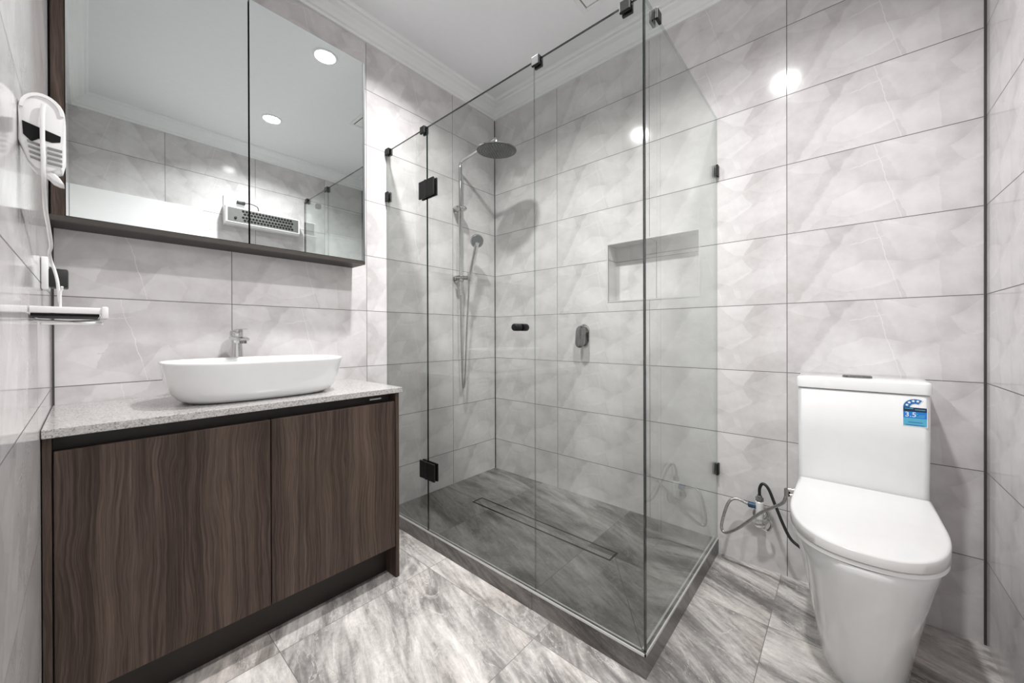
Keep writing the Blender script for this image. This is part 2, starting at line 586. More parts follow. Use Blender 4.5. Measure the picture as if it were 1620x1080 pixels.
# dark silicone in the upright corners
for i, (x0, x1, y0, y1) in enumerate(((-0.005, 0, -0.005, 0), (-W, -W + 0.005, -0.005, 0), (-0.006, 0, -L, -L + 0.006))):
    b = nbm(); add_box(b, x0, x1, y0, y1, ZF, ZC)
    struct('trim_%d' % (i + 2), b, SILICONE, label=('dark joint in the shower corner', 'dark joint in the corner by the mirror cabinet', 'dark joint in the corner beside the toilet')[i])
# raised shower floor with its tiled kerb
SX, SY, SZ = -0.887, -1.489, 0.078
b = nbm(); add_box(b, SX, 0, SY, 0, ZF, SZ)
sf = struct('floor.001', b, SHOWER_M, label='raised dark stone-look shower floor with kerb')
b = nbm()
for y0 in (0,):
    d = Vector((-0.85 + 0.45, -1.455 + 1.18, 0)).normalized()
    s = Vector((-d.y, d.x, 0)) * 0.0011
    p0, p1 = Vector((-0.47, -1.185, 0)), Vector((-0.868, -1.470, 0))
    q = [p0 - s, p1 - s, p1 + s, p0 + s]
    loft(b, [[(v.x, v.y, SZ - 0.001) for v in q], [(v.x, v.y, SZ + 0.0004) for v in q]])
obj('cut_joint', b, SILICONE, sf)
# aluminium channel under the glass
b = nbm()
add_box(b, SX + 0.001, SX + 0.005, SY + 0.001, -0.001, SZ, SZ + 0.008)
add_box(b, SX + 0.015, SX + 0.021, SY + 0.016, -0.001, SZ, SZ + 0.006)
add_box(b, SX + 0.001, -0.001, SY + 0.001, SY + 0.005, SZ, SZ + 0.008)
add_box(b, SX + 0.016, -0.001, SY + 0.015, SY + 0.021, SZ, SZ + 0.006)
struct('trim_5', b, ALU, label='silver edge strip on the shower kerb')
# white door in the front wall, seen in the mirror
b = nbm(); add_box(b, -W + 0.001, -1.374, -L + 0.001, -L + 0.018, ZF + 0.004, 2.105, 0.002)
dr = struct('door_1', b, DOOR_W, label='white flush door seen in the mirror')
b = nbm(); lathe(b, [(0, 0.025), (0.006, 0.025), (0.007, 0.01), (0.04, 0.01)], (-1.43, -L + 0.018, 1.0), (0, 1, 0))
tube(b, [(-1.43, -L + 0.055, 1.0), (-1.54, -L + 0.055, 1.0)], 0.008, smooth=False)
obj('handle', b, CHROME, dr, 40)

# ------------------------------------------------------------------ ceiling downlights and vent
for i, (x, y) in enumerate(LAMPS):
    t = thing('ceiling_downlight', ('round ceiling downlight above the vanity front, upper glow in the mirror',
                                    'round ceiling downlight nearer the white door, lower glow in the mirror')[i], 'light', (x, y, H), 'ceiling downlights')
    b = nbm()
    lathe(b, [(0.0, 0.068), (0.006, 0.066), (0.008, 0.058), (0.003, 0.054), (0.0, 0.054)], (x, y, H), (0, 0, -1), 40, False, False)
    obj('trim_ring', b, WHITE_P, t, 40)
    b = nbm(); lathe(b, [(0.001, 0.0001), (0.001, 0.054), (0.003, 0.054), (0.003, 0.0001)], (x, y, H), (0, 0, -1), 40)
    obj('diffuser', b, LAMP_E, t)
    ld = bpy.data.lights.new('downlight_lamp', 'AREA')
    ld.shape = 'DISK'
    ld.size = 0.10
    ld.energy = LAMP_W
    ld.color = (1.0, 0.99, 0.985)
    ld.spread = math.radians(140)
    lo = bpy.data.objects.new('downlight_lamp', ld)
    C.objects.link(lo)
    lo.parent = t
    lo.location = (0, 0, -0.0085)

t = thing('ceiling_vent', 'square white exhaust vent in the ceiling over the shower glass', 'vent', (-0.457, -1.10, H))
b = nbm()
vx0, vx1, vy0, vy1 = -0.627, -0.287, -1.268, -0.930
for a0, a1, z in ((0.0, 0.022, 0.007),):
    add_box(b, vx0, vx1, vy0, vy0 + a1, H - z, H, 0.002)
    add_box(b, vx0, vx1, vy1 - a1, vy1, H - z, H, 0.002)
    add_box(b, vx0, vx0 + a1, vy0 + a1, vy1 - a1, H - z, H, 0.002)
    add_box(b, vx1 - a1, vx1, vy0 + a1, vy1 - a1, H - z, H, 0.002)
obj('frame', b, WHITE_P, t)
b = nbm(); add_box(b, vx0 + 0.022, vx1 - 0.022, vy0 + 0.022, vy1 - 0.022, H - 0.002, H)
obj('dark_gap', b, GREY_P, t)
b = nbm(); add_box(b, vx0 + 0.03, vx1 - 0.03, vy0 + 0.03, vy1 - 0.03, H - 0.010, H - 0.002, 0.003)
obj('panel', b, WHITE_P, t)

# ------------------------------------------------------------------ vanity
VX0, VX1, VF = -W + 0.002, -1.108, -0.485
t = thing('vanity_cabinet', 'dark brown wood-grain vanity cabinet with two doors under the stone top', 'cabinet', (-1.6, -0.24, ZF))
for x0, x1 in ((VX0, VX0 + 0.015), (VX1 - 0.017, VX1)):
    b = nbm(); add_box(b, x0, x1, VF, -0.002, ZF, 0.8145, 0.0008, 1)
    obj('side_panel', b, WOOD, t)
b = nbm()
add_box(b, VX0 + 0.0155, VX1 - 0.0175, VF + 0.0195, -0.003, 0.152, 0.745)
add_box(b, VX0 + 0.0155, VX1 - 0.0175, VF + 0.045, -0.003, 0.7455, 0.814)
obj('carcass', b, WOOD_D, t)
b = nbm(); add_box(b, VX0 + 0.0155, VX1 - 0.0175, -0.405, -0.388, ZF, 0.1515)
obj('kickboard', b, WOOD_D, t)  # dark board; its near-black colour also carries the shade under the doors
for x0, x1 in ((VX0 + 0.018, -1.5985), (-1.5955, VX1 - 0.0195)):
    b = nbm(); add_box(b, x0, x1, VF, VF + 0.018, 0.150, 0.778, 0.0012, 1)
    obj('door', b, WOOD, t)
b = nbm(); add_box(b, -1.226, -1.174, VF + 0.0305, VF + 0.0445, 0.790, 0.797, 0.001)
obj('catch', b, STEEL, t)['label'] = 'small silver catch in the dark finger groove'

b = nbm(); add_box(b, -W + 0.0015, -1.098, -0.497, -0.0015, 0.815, 0.837, 0.0015, 2)
tag(obj('stone_countertop', b, STONE), 'speckled light grey stone vanity top under the white basin', 'countertop')

# basin
bx, by = -1.572, -0.275
t = thing('vessel_basin', 'white oval vessel basin sitting on the stone vanity top', 'basin', (bx, by, 0.837))
b = nbm()
prof = [(0.8375, .205, .118), (0.840, .222, .130), (0.852, .243, .146), (0.875, .258, .158), (0.91, .270, .168), (0.945, .278, .175), (0.968, .283, .180),
        (0.975, .2835, .1805), (0.977, .281, .178), (0.976, .277, .174), (0.968, .274, .171), (0.94, .268, .165), (0.90, .256, .154), (0.872, .236, .138),
        (0.858, .20, .112), (0.853, .12, .07), (0.851, .03, .03)]
loft(b, [[(x, y, z) for x, y in superell(a, c, 2.9, bx, by, 64)] for z, a, c in prof])
obj('bowl', b, CERAMIC, t, 60)
b = nbm(); lathe(b, [(0, 0.026), (0.004, 0.026), (0.007, 0.02), (0.008, 0.0005)], (bx, by, 0.8505), (0, 0, 1))
obj('waste', b, CHROME, t, 40)

# basin mixer
tx, ty = -1.598, -0.055
t = thing('basin_mixer', 'tall chrome mixer tap standing behind the white basin', 'tap', (tx, ty, 0.837))
b = nbm()
lathe(b, [(0, 0.027), (0.006, 0.027), (0.009, 0.0235), (0.12, 0.0235), (0.15, 0.0225), (0.19, 0.0195), (0.208, 0.0205), (0.216, 0.0235)], (tx, ty, 0.837), (0, 0, 1), 32)
obj('body', b, CHROME, t, 50)
b = nbm()
secs = []
for y, hw, z0, z1 in ((ty + 0.024, 0.020, 1.049, 1.060), (ty + 0.01, 0.0245, 1.046, 1.062), (ty - 0.02, 0.0245, 1.045, 1.062), (ty - 0.075, 0.020, 1.044, 1.059),
                      (ty - 0.118, 0.017, 1.043, 1.055), (ty - 0.124, 0.014, 1.045, 1.053)):
    secs.append([(x, y, z) for x, z in rrect(tx - hw, tx + hw, z0, z1, min(0.005, (z1 - z0) * .45), 4)])
loft(b, secs)
sp = obj('spout', b, CHROME, t, 40)
b = nbm(); lathe(b, [(0, 0.0125), (0.013, 0.0125), (0.014, 0.010)], (tx, ty - 0.098, 1.046), (0, 0, -1), 24)
obj('aerator', b, CHROME_D, sp, 40)
b = nbm()
lathe(b, [(0, 0.0225), (0.016, 0.0225), (0.021, 0.020), (0.022, 0.001)], (tx, ty, 1.063), (0, 0, 1), 32)
secs = []
for y, hw, z0, z1 in ((ty - 0.008, 0.019, 1.078, 1.085), (ty - 0.05, 0.016, 1.083, 1.089), (ty - 0.105, 0.013, 1.088, 1.092)):
    secs.append([(x, y, z) for x, z in rrect(tx - hw, tx + hw, z0, z1, 0.0018, 3)])
loft(b, secs)
obj('lever', b, CHROME, t, 40)

# ------------------------------------------------------------------ mirror cabinet
MF, MZ0, MZ1, MX1 = -0.140, 1.418, 2.425, -1.082
t = thing('mirror_cabinet', 'wall cabinet with two tall mirror doors and dark wood frame above the basin', 'cabinet', (-1.58, -0.07, MZ0))
b = nbm()
add_box(b, -W + 0.001, MX1, MF + 0.0215, -0.002, MZ0, MZ1)
obj('carcass', b, WOOD_D, t)
b = nbm(); add_box(b, -W + 0.005, -2.052, MF, MF + 0.021, MZ0 + 0.0165, MZ1)
obj('side_filler', b, WOOD, t)
b = nbm(); add_box(b, -W + 0.001, MX1, MF - 0.0005, MF + 0.021, MZ0, MZ0 + 0.016)
obj('bottom_rail', b, RAILM, t)
b = nbm(); add_box(b, -1.091, MX1, MF, MF + 0.021, MZ0 + 0.0165, MZ1)
obj('end_strip', b, STRIP, t)['label'] = 'slim dark grey strip at the free end'
for x0, x1 in ((-2.050, -1.5752), (-1.5692, -1.0925)):
    b = nbm(); add_box(b, x0, x1, MF + 0.006, MF + 0.021, MZ0 + 0.018, MZ1)
    d = obj('door', b, WOOD_D, t)
    b = nbm()
    fs = add_box(b, x0, x1, MF, MF + 0.0055, MZ0 + 0.018, MZ1)
    b.faces.ensure_lookup_table()
    for f in b.faces:
        f.material_index = 0 if abs(f.calc_center_median().y - MF) < 1e-4 else 1
    obj('mirror', b, [SILVER, MIR_EDGE], d)

# ------------------------------------------------------------------ shower screen
GX, GY, GB, GT, TH = -0.880, -1.482, SZ + 0.006, 2.10, 0.009
t = thing('shower_screen', 'frameless clear glass shower screen with black hinges and clips', 'shower screen', (GX, GY, SZ))


def pane(name, x0, x1, y0, y1, z0, z1, axis, dark):
    """dark: which end faces (direction axis and sign) show the deep green polished edge; the others carry a clear seal"""
    bb = nbm()
    add_box(bb, x0, x1, y0, y1, z0, z1)
    bmesh.ops.recalc_face_normals(bb, faces=bb.faces)
    for f in bb.faces:
        f.material_index = 2
        if abs(f.normal[axis]) > 0.9:
            f.material_index = 0
        if f.normal.z > 0.9 and axis == 1:
            f.material_index = 3
        for ax, sg in dark:
            if f.normal[ax] * sg > 0.9:
                f.material_index = 1
    return obj(name, bb, [GLASS, GEDGE, GSEAL, GTOP], t)


D0, D1 = -0.381, -1.060
TOP = (2, 1)
pane('glass_panel', GX - TH / 2, GX + TH / 2, D0 + 0.001, -0.004, GB, GT, 0, [TOP])
door = pane('glass_door', GX - TH / 2, GX + TH / 2, D1 + 0.001, D0 - 0.001, GB + 0.004, GT, 0, [TOP, (1, 1)])
pane('glass_panel', GX - TH / 2, GX + TH / 2, GY - TH / 2, D1 - 0.001, GB, GT, 0, [TOP, (1, -1)])
pane('glass_panel', GX + TH / 2 + 0.0015, -0.004, GY - TH / 2, GY + TH / 2, GB, GT, 1, [(0, -1)])
for zc in (1.792, 0.388):
    b = nbm()
    add_box(b, GX - 0.014, GX - TH / 2 - 0.0002, D0 - 0.066, D0 + 0.054, zc - 0.043, zc + 0.043, 0.0015)
    add_box(b, GX + TH / 2 + 0.0002, GX + 0.014, D0 - 0.066, D0 + 0.054, zc - 0.043, zc + 0.043, 0.0015)
    h = obj('hinge', b, BLACK, t)
    b = nbm(); lathe(b, [(-0.043, 0.006), (0.043, 0.006)], (GX - 0.011, D0, zc), (0, 0, 1), 14)
    obj('pin', b, BLACK, h, 40)


def clip(x0, x1, y0, y1, z0, z1):
    bb = nbm()
    add_box(bb, x0, x1, y0, y1, z0, z1, 0.003)
    obj('clamp', bb, BLACK, t)


for yc in (D0 + 0.024, D1 - 0.014, -1.428, -0.022):
    b = nbm()
    add_box(b, GX - 0.015, GX - TH / 2 - 0.0002, yc - 0.018, yc + 0.018, GT - 0.026, GT + 0.010, 0.003)
    add_box(b, GX + TH / 2 + 0.0002, GX + 0.015, yc - 0.018, yc + 0.018, GT - 0.026, GT + 0.010, 0.003)
    add_box(b, GX - 0.013, GX + 0.013, yc - 0.016, yc + 0.016, GT + 0.0003, GT + 0.012, 0.003)
    obj('clamp', b, BLACK, t)
b = nbm()
add_box(b, -0.800, -0.764, GY - 0.015, GY - TH / 2 - 0.0002, GT - 0.026, GT + 0.010, 0.003)
add_box(b, -0.800, -0.764, GY + TH / 2 + 0.0002, GY + 0.015, GT - 0.026, GT + 0.010, 0.003)
add_box(b, -0.798, -0.766, GY - 0.013, GY + 0.013, GT + 0.0003, GT + 0.012, 0.003)
obj('clamp', b, BLACK, t)
for zc in (1.842, 0.420):
    b = nbm()
    add_box(b, GX - 0.013, GX - TH / 2 - 0.0002, -0.030, -0.001, zc - 0.027, zc + 0.027, 0.002)
    add_box(b, GX + TH / 2 + 0.0002, GX + 0.013, -0.030, -0.001, zc - 0.027, zc + 0.027, 0.002)
    obj('wall_clamp', b, BLACK, t)
    b = nbm()
    add_box(b, -0.030, -0.001, GY - 0.013, GY - TH / 2 - 0.0002, zc - 0.027, zc + 0.027, 0.002)
    add_box(b, -0.030, -0.001, GY + TH / 2 + 0.0002, GY + 0.013, zc - 0.027, zc + 0.027, 0.002)
    obj('wall_clamp', b, BLACK, t)
for sgn in (-1, 1):
    b = nbm()
    lathe(b, [(0.0052, 0.0145), (0.036, 0.0145), (0.040, 0.0125), (0.041, 0.001)], (GX, -0.988, 1.093), (sgn, 0, 0), 28)
    obj('knob', b, BLACK, door, 40)

# ------------------------------------------------------------------ shower fittings
RX, RY = -0.380, -0.052
t = thing('shower_column', 'chrome shower rail with round rain head and hand shower in the glass corner', 'shower', (RX, RY, 1.32))
b = nbm(); tube(b, [(RX, RY, 1.325), (RX, RY, 2.165)], 0.0115, 16, smooth=False)
obj('rail', b, CHROME, t, 50)
b = nbm()
tube(b, [(RX, RY, 2.16), (RX, RY, 2.18), (RX, RY - 0.012, 2.196), (RX, RY - 0.05, 2.205), (RX, RY - 0.17, 2.221), (RX, RY - 0.30, 2.237), (RX, RY - 0.326, 2.234), (RX, RY - 0.332, 2.215)], 0.0105, 14)
obj('arm', b, CHROME, t, 50)
hx, hy = RX, RY - 0.332
b = nbm()
lathe(b, [(-0.040, 0.011), (-0.028, 0.016), (-0.018, 0.016), (-0.012, 0.024), (-0.006, 0.06), (-0.004, 0.112), (0.0, 0.120), (0.006, 0.120)], (hx, hy, 2.172), (0.05, 0.06, -1), 48)
sh = obj('shower_head', b, CHROME, t, 40)
b = nbm(); lathe(b, [(0.0062, 0.1195), (0.0080, 0.1165), (0.0082, 0.001)], (hx, hy, 2.172), (0.05, 0.06, -1), 48)
obj('spray_plate', b, SPRAY, sh, 30)
b = nbm()
d, u, v = frame_of((0.05, 0.06, -1))
o = Vector((hx, hy, 2.172)) + d * 0.0082
for r, n in ((0.018, 6), (0.034, 12), (0.050, 18), (0.066, 24), (0.082, 30), (0.098, 36)):
    for i in range(n):
        a = 2 * PI * i / n
        lathe(b, [(0, 0.0036), (0.003, 0.0024)], o + (u * math.cos(a) + v * math.sin(a)) * r, d, 6)
nz = obj('nozzles', b, GREY_P, sh)
nz['kind'] = 'stuff'
# upper wall bracket / diverter
b = nbm()
lathe(b, [(0, 0.022), (0.006, 0.022), (0.008, 0.013), (RY * -1, 0.013)], (RX, -0.001, 1.893), (0, -1, 0), 24)
lathe(b, [(-0.017, 0.014), (-0.015, 0.024), (-0.004, 0.042), (0.004, 0.044), (0.010, 0.040), (0.013, 0.014)], (RX, RY, 1.893), (0, 0, 1), 28)
obj('upper_bracket', b, CHROME, t, 40)
b = nbm()
lathe(b, [(0, 0.022), (0.006, 0.022), (0.008, 0.012), (RY * -1, 0.012)], (RX, -0.001, 1.436), (0, -1, 0), 24)
lathe(b, [(-0.02, 0.016), (-0.018, 0.022), (0.018, 0.022), (0.02, 0.016)], (RX, RY, 1.436), (0, 0, 1), 24)
lathe(b, [(-0.046, 0.010), (-0.043, 0.014), (0.038, 0.014), (0.05, 0.011)], (RX, RY - 0.012, 1.438), (1, -0.55, 0.05), 20)
lathe(b, [(-0.02, 0.015), (0.022, 0.018)], (RX + 0.042, RY - 0.042, 1.442), (0.25, 0, 1), 20)
obj('slider', b, CHROME, t, 40)
hs0, hs1 = Vector((RX + 0.038, RY - 0.043, 1.420)), Vector((RX + 0.088, RY - 0.056, 1.645))
b = nbm()
tube(b, [hs0, hs0.lerp(hs1, 0.2), hs0.lerp(hs1, 0.6), hs1, hs1 + Vector((0.004, -0.006, 0.03))], lambda q: 0.0115 + 0.005 * q, 16)
nrm = Vector((-0.42, -0.80, -0.32)).normalized()
hc = hs1 + Vector((0.006, 0.0, 0.045))
lathe(b, [(-0.020, 0.014), (-0.014, 0.032), (-0.004, 0.043), (0.006, 0.046), (0.011, 0.044)], hc, nrm, 30)
hsh = obj('hand_shower', b, CHROME, t, 45)
b = nbm()
lathe(b, [(0.0112, 0.040), (0.013, 0.038), (0.0135, 0.001)], hc, nrm, 30)
obj('spray_face', b, STRIP, hsh, 40)
b = nbm()
tube(b, [hs0, hs0 + Vector((-0.003, 0.004, -0.10)), (RX + 0.036, RY - 0.02, 1.1), (RX + 0.034, RY - 0.006, 0.82), (RX + 0.031, RY - 0.001, 0.735), (RX + 0.024, RY, 0.716),
          (RX + 0.017, RY, 0.735), (RX + 0.010, RY, 0.85), (RX + 0.003, RY, 1.1), (RX, RY, 1.33)], 0.0058, 10)
obj('hose', b, BRAID, t, 60)

t = thing('shower_mixer', 'dark chrome shower mixer with capsule lever on the niche wall', 'tap', (0, -0.757, 1.06))
cap = lambda hw, z0, z1, k=10: [(hw * math.cos(PI * i / k), z1 - hw + hw * math.sin(PI * i / k)) for i in range(k + 1)] + \
                               [(-hw * math.cos(PI * i / k), z0 + hw - hw * math.sin(PI * i / k)) for i in range(k + 1)]
b = nbm(); prism(b, cap(0.036, 0.994, 1.128), lambda p, q: (q, -0.757 + p[0], p[1]), -0.001, -0.011, 0.002)
obj('back_plate', b, CHROME, t, 40)
b = nbm(); lathe(b, [(0.011, 0.024), (0.034, 0.024), (0.036, 0.020)], (0, -0.757, 1.085), (-1, 0, 0), 28)
obj('body', b, CHROME_D, t, 40)
b = nbm(); prism(b, cap(0.030, 0.985, 1.118), lambda p, q: (q - (1.1 - p[1]) * 0.12, -0.757 + p[0], p[1]), -0.036, -0.050, 0.003)
obj('lever', b, CHROME_D, t, 40)

t = thing('floor_drain', 'long dark-edged tile-insert drain in the shower floor', 'drain', (-0.463, -0.737, SZ))
dx0, dx1, dy0, dy1 = -0.505, -0.427, -1.178, -0.297
b = nbm()
for q in ((dx0, dx0 + 0.008, dy0, dy1), (dx1 - 0.008, dx1, dy0, dy1), (dx0 + 0.008, dx1 - 0.008, dy0, dy0 + 0.008), (dx0 + 0.008, dx1 - 0.008, dy1 - 0.008, dy1)):
    add_box(b, *q, SZ, SZ + 0.0012)
obj('channel', b, DARK_IN, t)
b = nbm(); add_box(b, dx0 + 0.0085, dx1 - 0.0085, dy0 + 0.0085, dy1 - 0.0085, SZ, SZ + 0.0010)
obj('tile_insert', b, SHOWER_M, t)

# ------------------------------------------------------------------ toilet
TY0 = -1.984
t = thing('toilet', 'white back-to-wall toilet with closed lid and blue water label', 'toilet', (-0.30, TY0, ZF))


def dshape(xb, xf, w, n=2.5, flare=1.0, k=40):
    """plan outline: straight back at xb, sides, rounded nose at xf"""
    out = []
    xm = xb + (xf - xb) * 0.45
    out += [(xb, TY0 + w * flare), (xb + (xm - xb) * 0.5, TY0 + w * (flare + 1) / 2 * 1.0)]
    for i in range(k + 1):
        a = PI / 2 - PI * i / k
        c, s = math.cos(a), math.sin(a)
        out.append((xm + (xf - xm) * abs(c) ** (2 / n), TY0 + w * math.copysign(abs(s) ** (2 / n), s)))
    out += [(xb + (xm - xb) * 0.5, TY0 - w * (flare + 1) / 2), (xb, TY0 - w * flare)]
    return out


b = nbm()
rings = []
for z, xf, w, fl in ((ZF, -0.520, 0.112, 1.0), (0.03, -0.528, 0.116, 1.0), (0.10, -0.548, 0.124, 1.0), (0.20, -0.580, 0.138, 1.0), (0.29, -0.607, 0.154, 1.0),
                     (0.36, -0.624, 0.167, 1.0), (0.41, -0.636, 0.179, 0.965), (0.426, -0.637, 0.180, 0.96), (0.432, -0.634, 0.177, 0.96)):
    rings.append([(x, y, z) for x, y in dshape(-0.004, xf, w, 2.3, fl)])
loft(b, rings)
obj('bowl', b, CERAMIC, t, 50)
ztop = lambda x: 0.522 + (x + 0.195) * 0.10
b = nbm()
SX0 = -0.197
rings = []
for ins, zz in ((0.003, 0), (0.0, 0.08), (0.0, 0.86), (0.002, 0.94), (0.006, 0.985), (0.012, 1.0)):
    pts = dshape(SX0 - ins, -0.638 + ins, 0.180 - ins, 2.35, 0.955)
    rings.append([(x, y, 0.449 + (ztop(x) - 0.449) * zz) for x, y in pts])
loft(b, rings)
obj('lid', b, WHITE_SEAT, t, 50)
b = nbm()
rings = []
for ins, z in ((0.006, 0.4335), (0.002, 0.436), (0.002, 0.446), (0.007, 0.4485)):
    rings.append([(x, y, z) for x, y in dshape(SX0 - ins, -0.638 + ins, 0.180 - ins, 2.35, 0.955)])
loft(b, rings)
obj('seat', b, WHITE_P, t, 50)
b = nbm()
TF = -0.193
rings = []
for z, ins in ((0.4325, 0.004), (0.45, 0.002), (0.70, 0.0), (0.856, 0.0), (0.858, 0.002)):
    rings.append([(x, y, z) for x, y in rrect(TF + ins, -0.003, TY0 - 0.171 + ins, TY0 + 0.176 - ins, 0.018, 6)])
loft(b, rings)
tk = obj('tank', b, CERAMIC, t, 50)
b = nbm()
rings = []
for z, ins in ((0.8605, 0.003), (0.863, 0.0), (0.895, 0.0), (0.901, 0.003), (0.903, 0.010)):
    rings.append([(x, y, z) for x, y in rrect(TF - 0.004 + ins, -0.003, TY0 - 0.175 + ins, TY0 + 0.180 - ins, 0.02, 6)])
loft(b, rings)
tl = obj('tank_lid', b, CERAMIC, t, 50)
b = nbm()
loft(b, [[(x, y, z) for x, y in superell(a, c, 2.6, -0.125, TY0 + 0.006, 40)] for z, a, c in ((0.9035, 0.024, 0.041), (0.909, 0.024, 0.041), (0.911, 0.021, 0.038))])
obj('flush_button', b, CHROME_D, tl, 40)['label'] = 'dark chrome oval flush button'
# water rating label on the tank front
LX = TF - 0.0004
ly = lambda s: -2.091 - s * 0.054            # s: 0 at the label's left edge, 1 at its right edge
lz = lambda q: 0.757 + q * 0.091             # q: 0 bottom, 1 top of the arch


def flat(bm, pts, lay):
    loft(bm, [[(LX, ly(s), lz(q)) for s, q in pts], [(LX - 0.00025 * lay, ly(s), lz(q)) for s, q in pts]])


def arc(cx, cq, r0, r1, a0, a1, n=18, k=0.054 / 0.091):
    o1 = [(cx + r1 * math.cos(a0 + (a1 - a0) * i / n), cq + r1 * k * math.sin(a0 + (a1 - a0) * i / n)) for i in range(n + 1)]
    o0 = [(cx + r0 * math.cos(a1 + (a0 - a1) * i / n), cq + r0 * k * math.sin(a1 + (a0 - a1) * i / n)) for i in range(n + 1)]
    return o1 + o0


b = nbm()
flat(b, [(-0.03, -0.02), (1.03, -0.02), (1.03, 0.69), (0.24, 0.69), (-0.03, 0.69)], 1)
flat(b, arc(0.52, 0.68, 0.22, 0.56, PI, math.radians(52)), 1)
wl = obj('water_label', b, LBL_W, tk)
wl['label'] = 'blue water rating label with star arch'
for nm, m, rects in (('cyan_band', BLUE_L, [(0.0, 0.0, 1.0, 0.285)]), ('blue_band', BLUE, [(0.0, 0.285, 1.0, 0.52)]), ('navy_band', BLUE_D, [(0.0, 0.52, 1.0, 0.675)])):
    b = nbm()
    for s0, q0, s1, q1 in rects:
        flat(b, [(s0, q0), (s1, q0), (s1, q1), (s0, q1)], 2)
    obj(nm, b, m, wl)
b = nbm()
flat(b, arc(0.52, 0.675, 0.24, 0.52, PI, math.radians(58)), 2)
obj('star_arch', b, BLUE_M, wl)
b = nbm()
for a in (163, 134, 104, 75):
    cx, cq = 0.52 + 0.38 * math.cos(math.radians(a)), 0.69 + 0.38 * 0.054 / 0.091 * math.sin(math.radians(a))
    st = []
    for i in range(10):
        r = (0.085, 0.045)[i % 2]
        st.append((cx + r * math.cos(PI / 2 + i * PI / 5), cq + r * 0.593 * math.sin(PI / 2 + i * PI / 5)))
    flat(b, st, 3)
obj('stars', b, LBL_W, wl)
b = nbm()
for s0, s1, q in ((0.06, 0.43, 0.63), (0.5, 0.94, 0.60), (0.50, 0.62, 0.44), (0.66, 0.92, 0.40), (0.56, 0.9, 0.345)):
    flat(b, [(s0, q - 0.012), (s1, q - 0.012), (s1, q + 0.012), (s0, q + 0.012)], 3)
obj('fine_print', b, BLUE_L, wl)
b = nbm()
for s0, s1, q in ((0.22, 0.82, 0.135), (0.1, 0.9, 0.035)):
    flat(b, [(s0, q - 0.012), (s1, q - 0.012), (s1, q + 0.012), (s0, q + 0.012)], 3)
obj('fine_print', b, BLUE_M, wl)
fc = bpy.data.curves.new('digits', 'FONT')
fc.body = '3.5'
fc.size = 0.0225
fc.extrude = 0.0002
fo = bpy.data.objects.new('digits_tmp', fc)
C.objects.link(fo)
me = bpy.data.meshes.new_from_object(fo.evaluated_get(bpy.context.evaluated_depsgraph_get()))
C.objects.unlink(fo)
bpy.data.objects.remove(fo)
b = nbm()
b.from_mesh(me)
for v in b.verts:
    x, y, z = v.co
    v.co = (LX - 0.0007 + z, ly(0.06) - x, lz(0.33) + y)
obj('digits', b, LBL_W, wl)
# water inlet of the washing seat
b = nbm()
lathe(b, [(0, 0.010), (0.010, 0.010), (0.011, 0.008), (0.030, 0.008)], (-0.262, TY0 + 0.1705, 0.478), (0, 1, 0), 20)
lathe(b, [(0, 0.009), (0.024, 0.009)], (-0.262, TY0 + 0.1705, 0.458), (0, 1, 0), 20)
obj('inlet', b, CHROME, t, 40)['label'] = 'chrome water inlet at the side of the seat'

# ------------------------------------------------------------------ stop valve and hoses
VY, VZ = -1.662, 0.252
t = thing('stop_valve', 'white stop valve with blue collar on the wall left of the toilet', 'valve', (0, VY, VZ))
b = nbm(); lathe(b, [(0.001, 0.033), (0.004, 0.033), (0.012, 0.024), (0.013, 0.012), (0.05, 0.012)], (0, VY, VZ), (-1, 0, 0), 28)
obj('cover_plate', b, CHROME, t, 40)
b = nbm(); lathe(b, [(-0.035, 0.012), (-0.03, 0.0155), (0.052, 0.0155), (0.056, 0.012)], (-0.052, VY - 0.001, VZ + 0.022), (0, 0, 1), 22)
obj('tee_body', b, WHITE_P, t, 40)
b = nbm(); lathe(b, [(0.012, 0.0125), (0.040, 0.0125), (0.042, 0.009)], (-0.052, VY, VZ + 0.052), (0, 1, 0), 20)
obj('collar', b, TAP_BLUE, t, 40)
b = nbm(); lathe(b, [(0.078, 0.0155), (0.094, 0.0155), (0.096, 0.010), (0.104, 0.009)], (-0.052, VY - 0.001, VZ), (0, 0, 1), 6)
obj('nut', b, CHROME_D, t, 20)
b = nbm()
lathe(b, [(0.0, 0.012), (0.012, 0.02), (0.022, 0.02), (0.025, 0.012)], (-0.052, VY - 0.002, VZ - 0.012), (-1, -0.2, -0.35), 20)
tube(b, [(-0.05, VY - 0.005, VZ - 0.035), (-0.055, VY - 0.03, VZ - 0.042), (-0.055, VY - 0.045, VZ - 0.015), (-0.055, VY - 0.038, VZ + 0.01)], 0.005, 8)
obj('tap_handle', b, CHROME, t, 40)

b = nbm()
fy = TY0 + 0.202
tube(b, [(-0.052, VY + 0.041, VZ + 0.052), (-0.056, VY + 0.085, VZ + 0.064), (-0.064, VY + 0.115, VZ + 0.045), (-0.072, VY + 0.135, VZ - 0.02), (-0.082, VY + 0.142, VZ - 0.075),
          (-0.092, VY + 0.122, VZ - 0.088), (-0.115, VY + 0.068, VZ - 0.040), (-0.16, VY - 0.02, VZ + 0.07), (-0.215, fy + 0.025, 0.400), (-0.252, fy + 0.008, 0.440), (-0.262, fy + 0.001, 0.474)], 0.0062, 10)
hz = obj('braided_hose', b, BRAID, None, 60)
tag(hz, 'looped braided steel hose from the blue collar to the toilet seat', 'hose')
b = nbm(); lathe(b, [(-0.014, 0.0095), (0.012, 0.0095)], (-0.262, fy + 0.001, 0.468), (0, 0, 1), 6)
obj('end_nut', b, CHROME_D, hz, 20)
b = nbm()
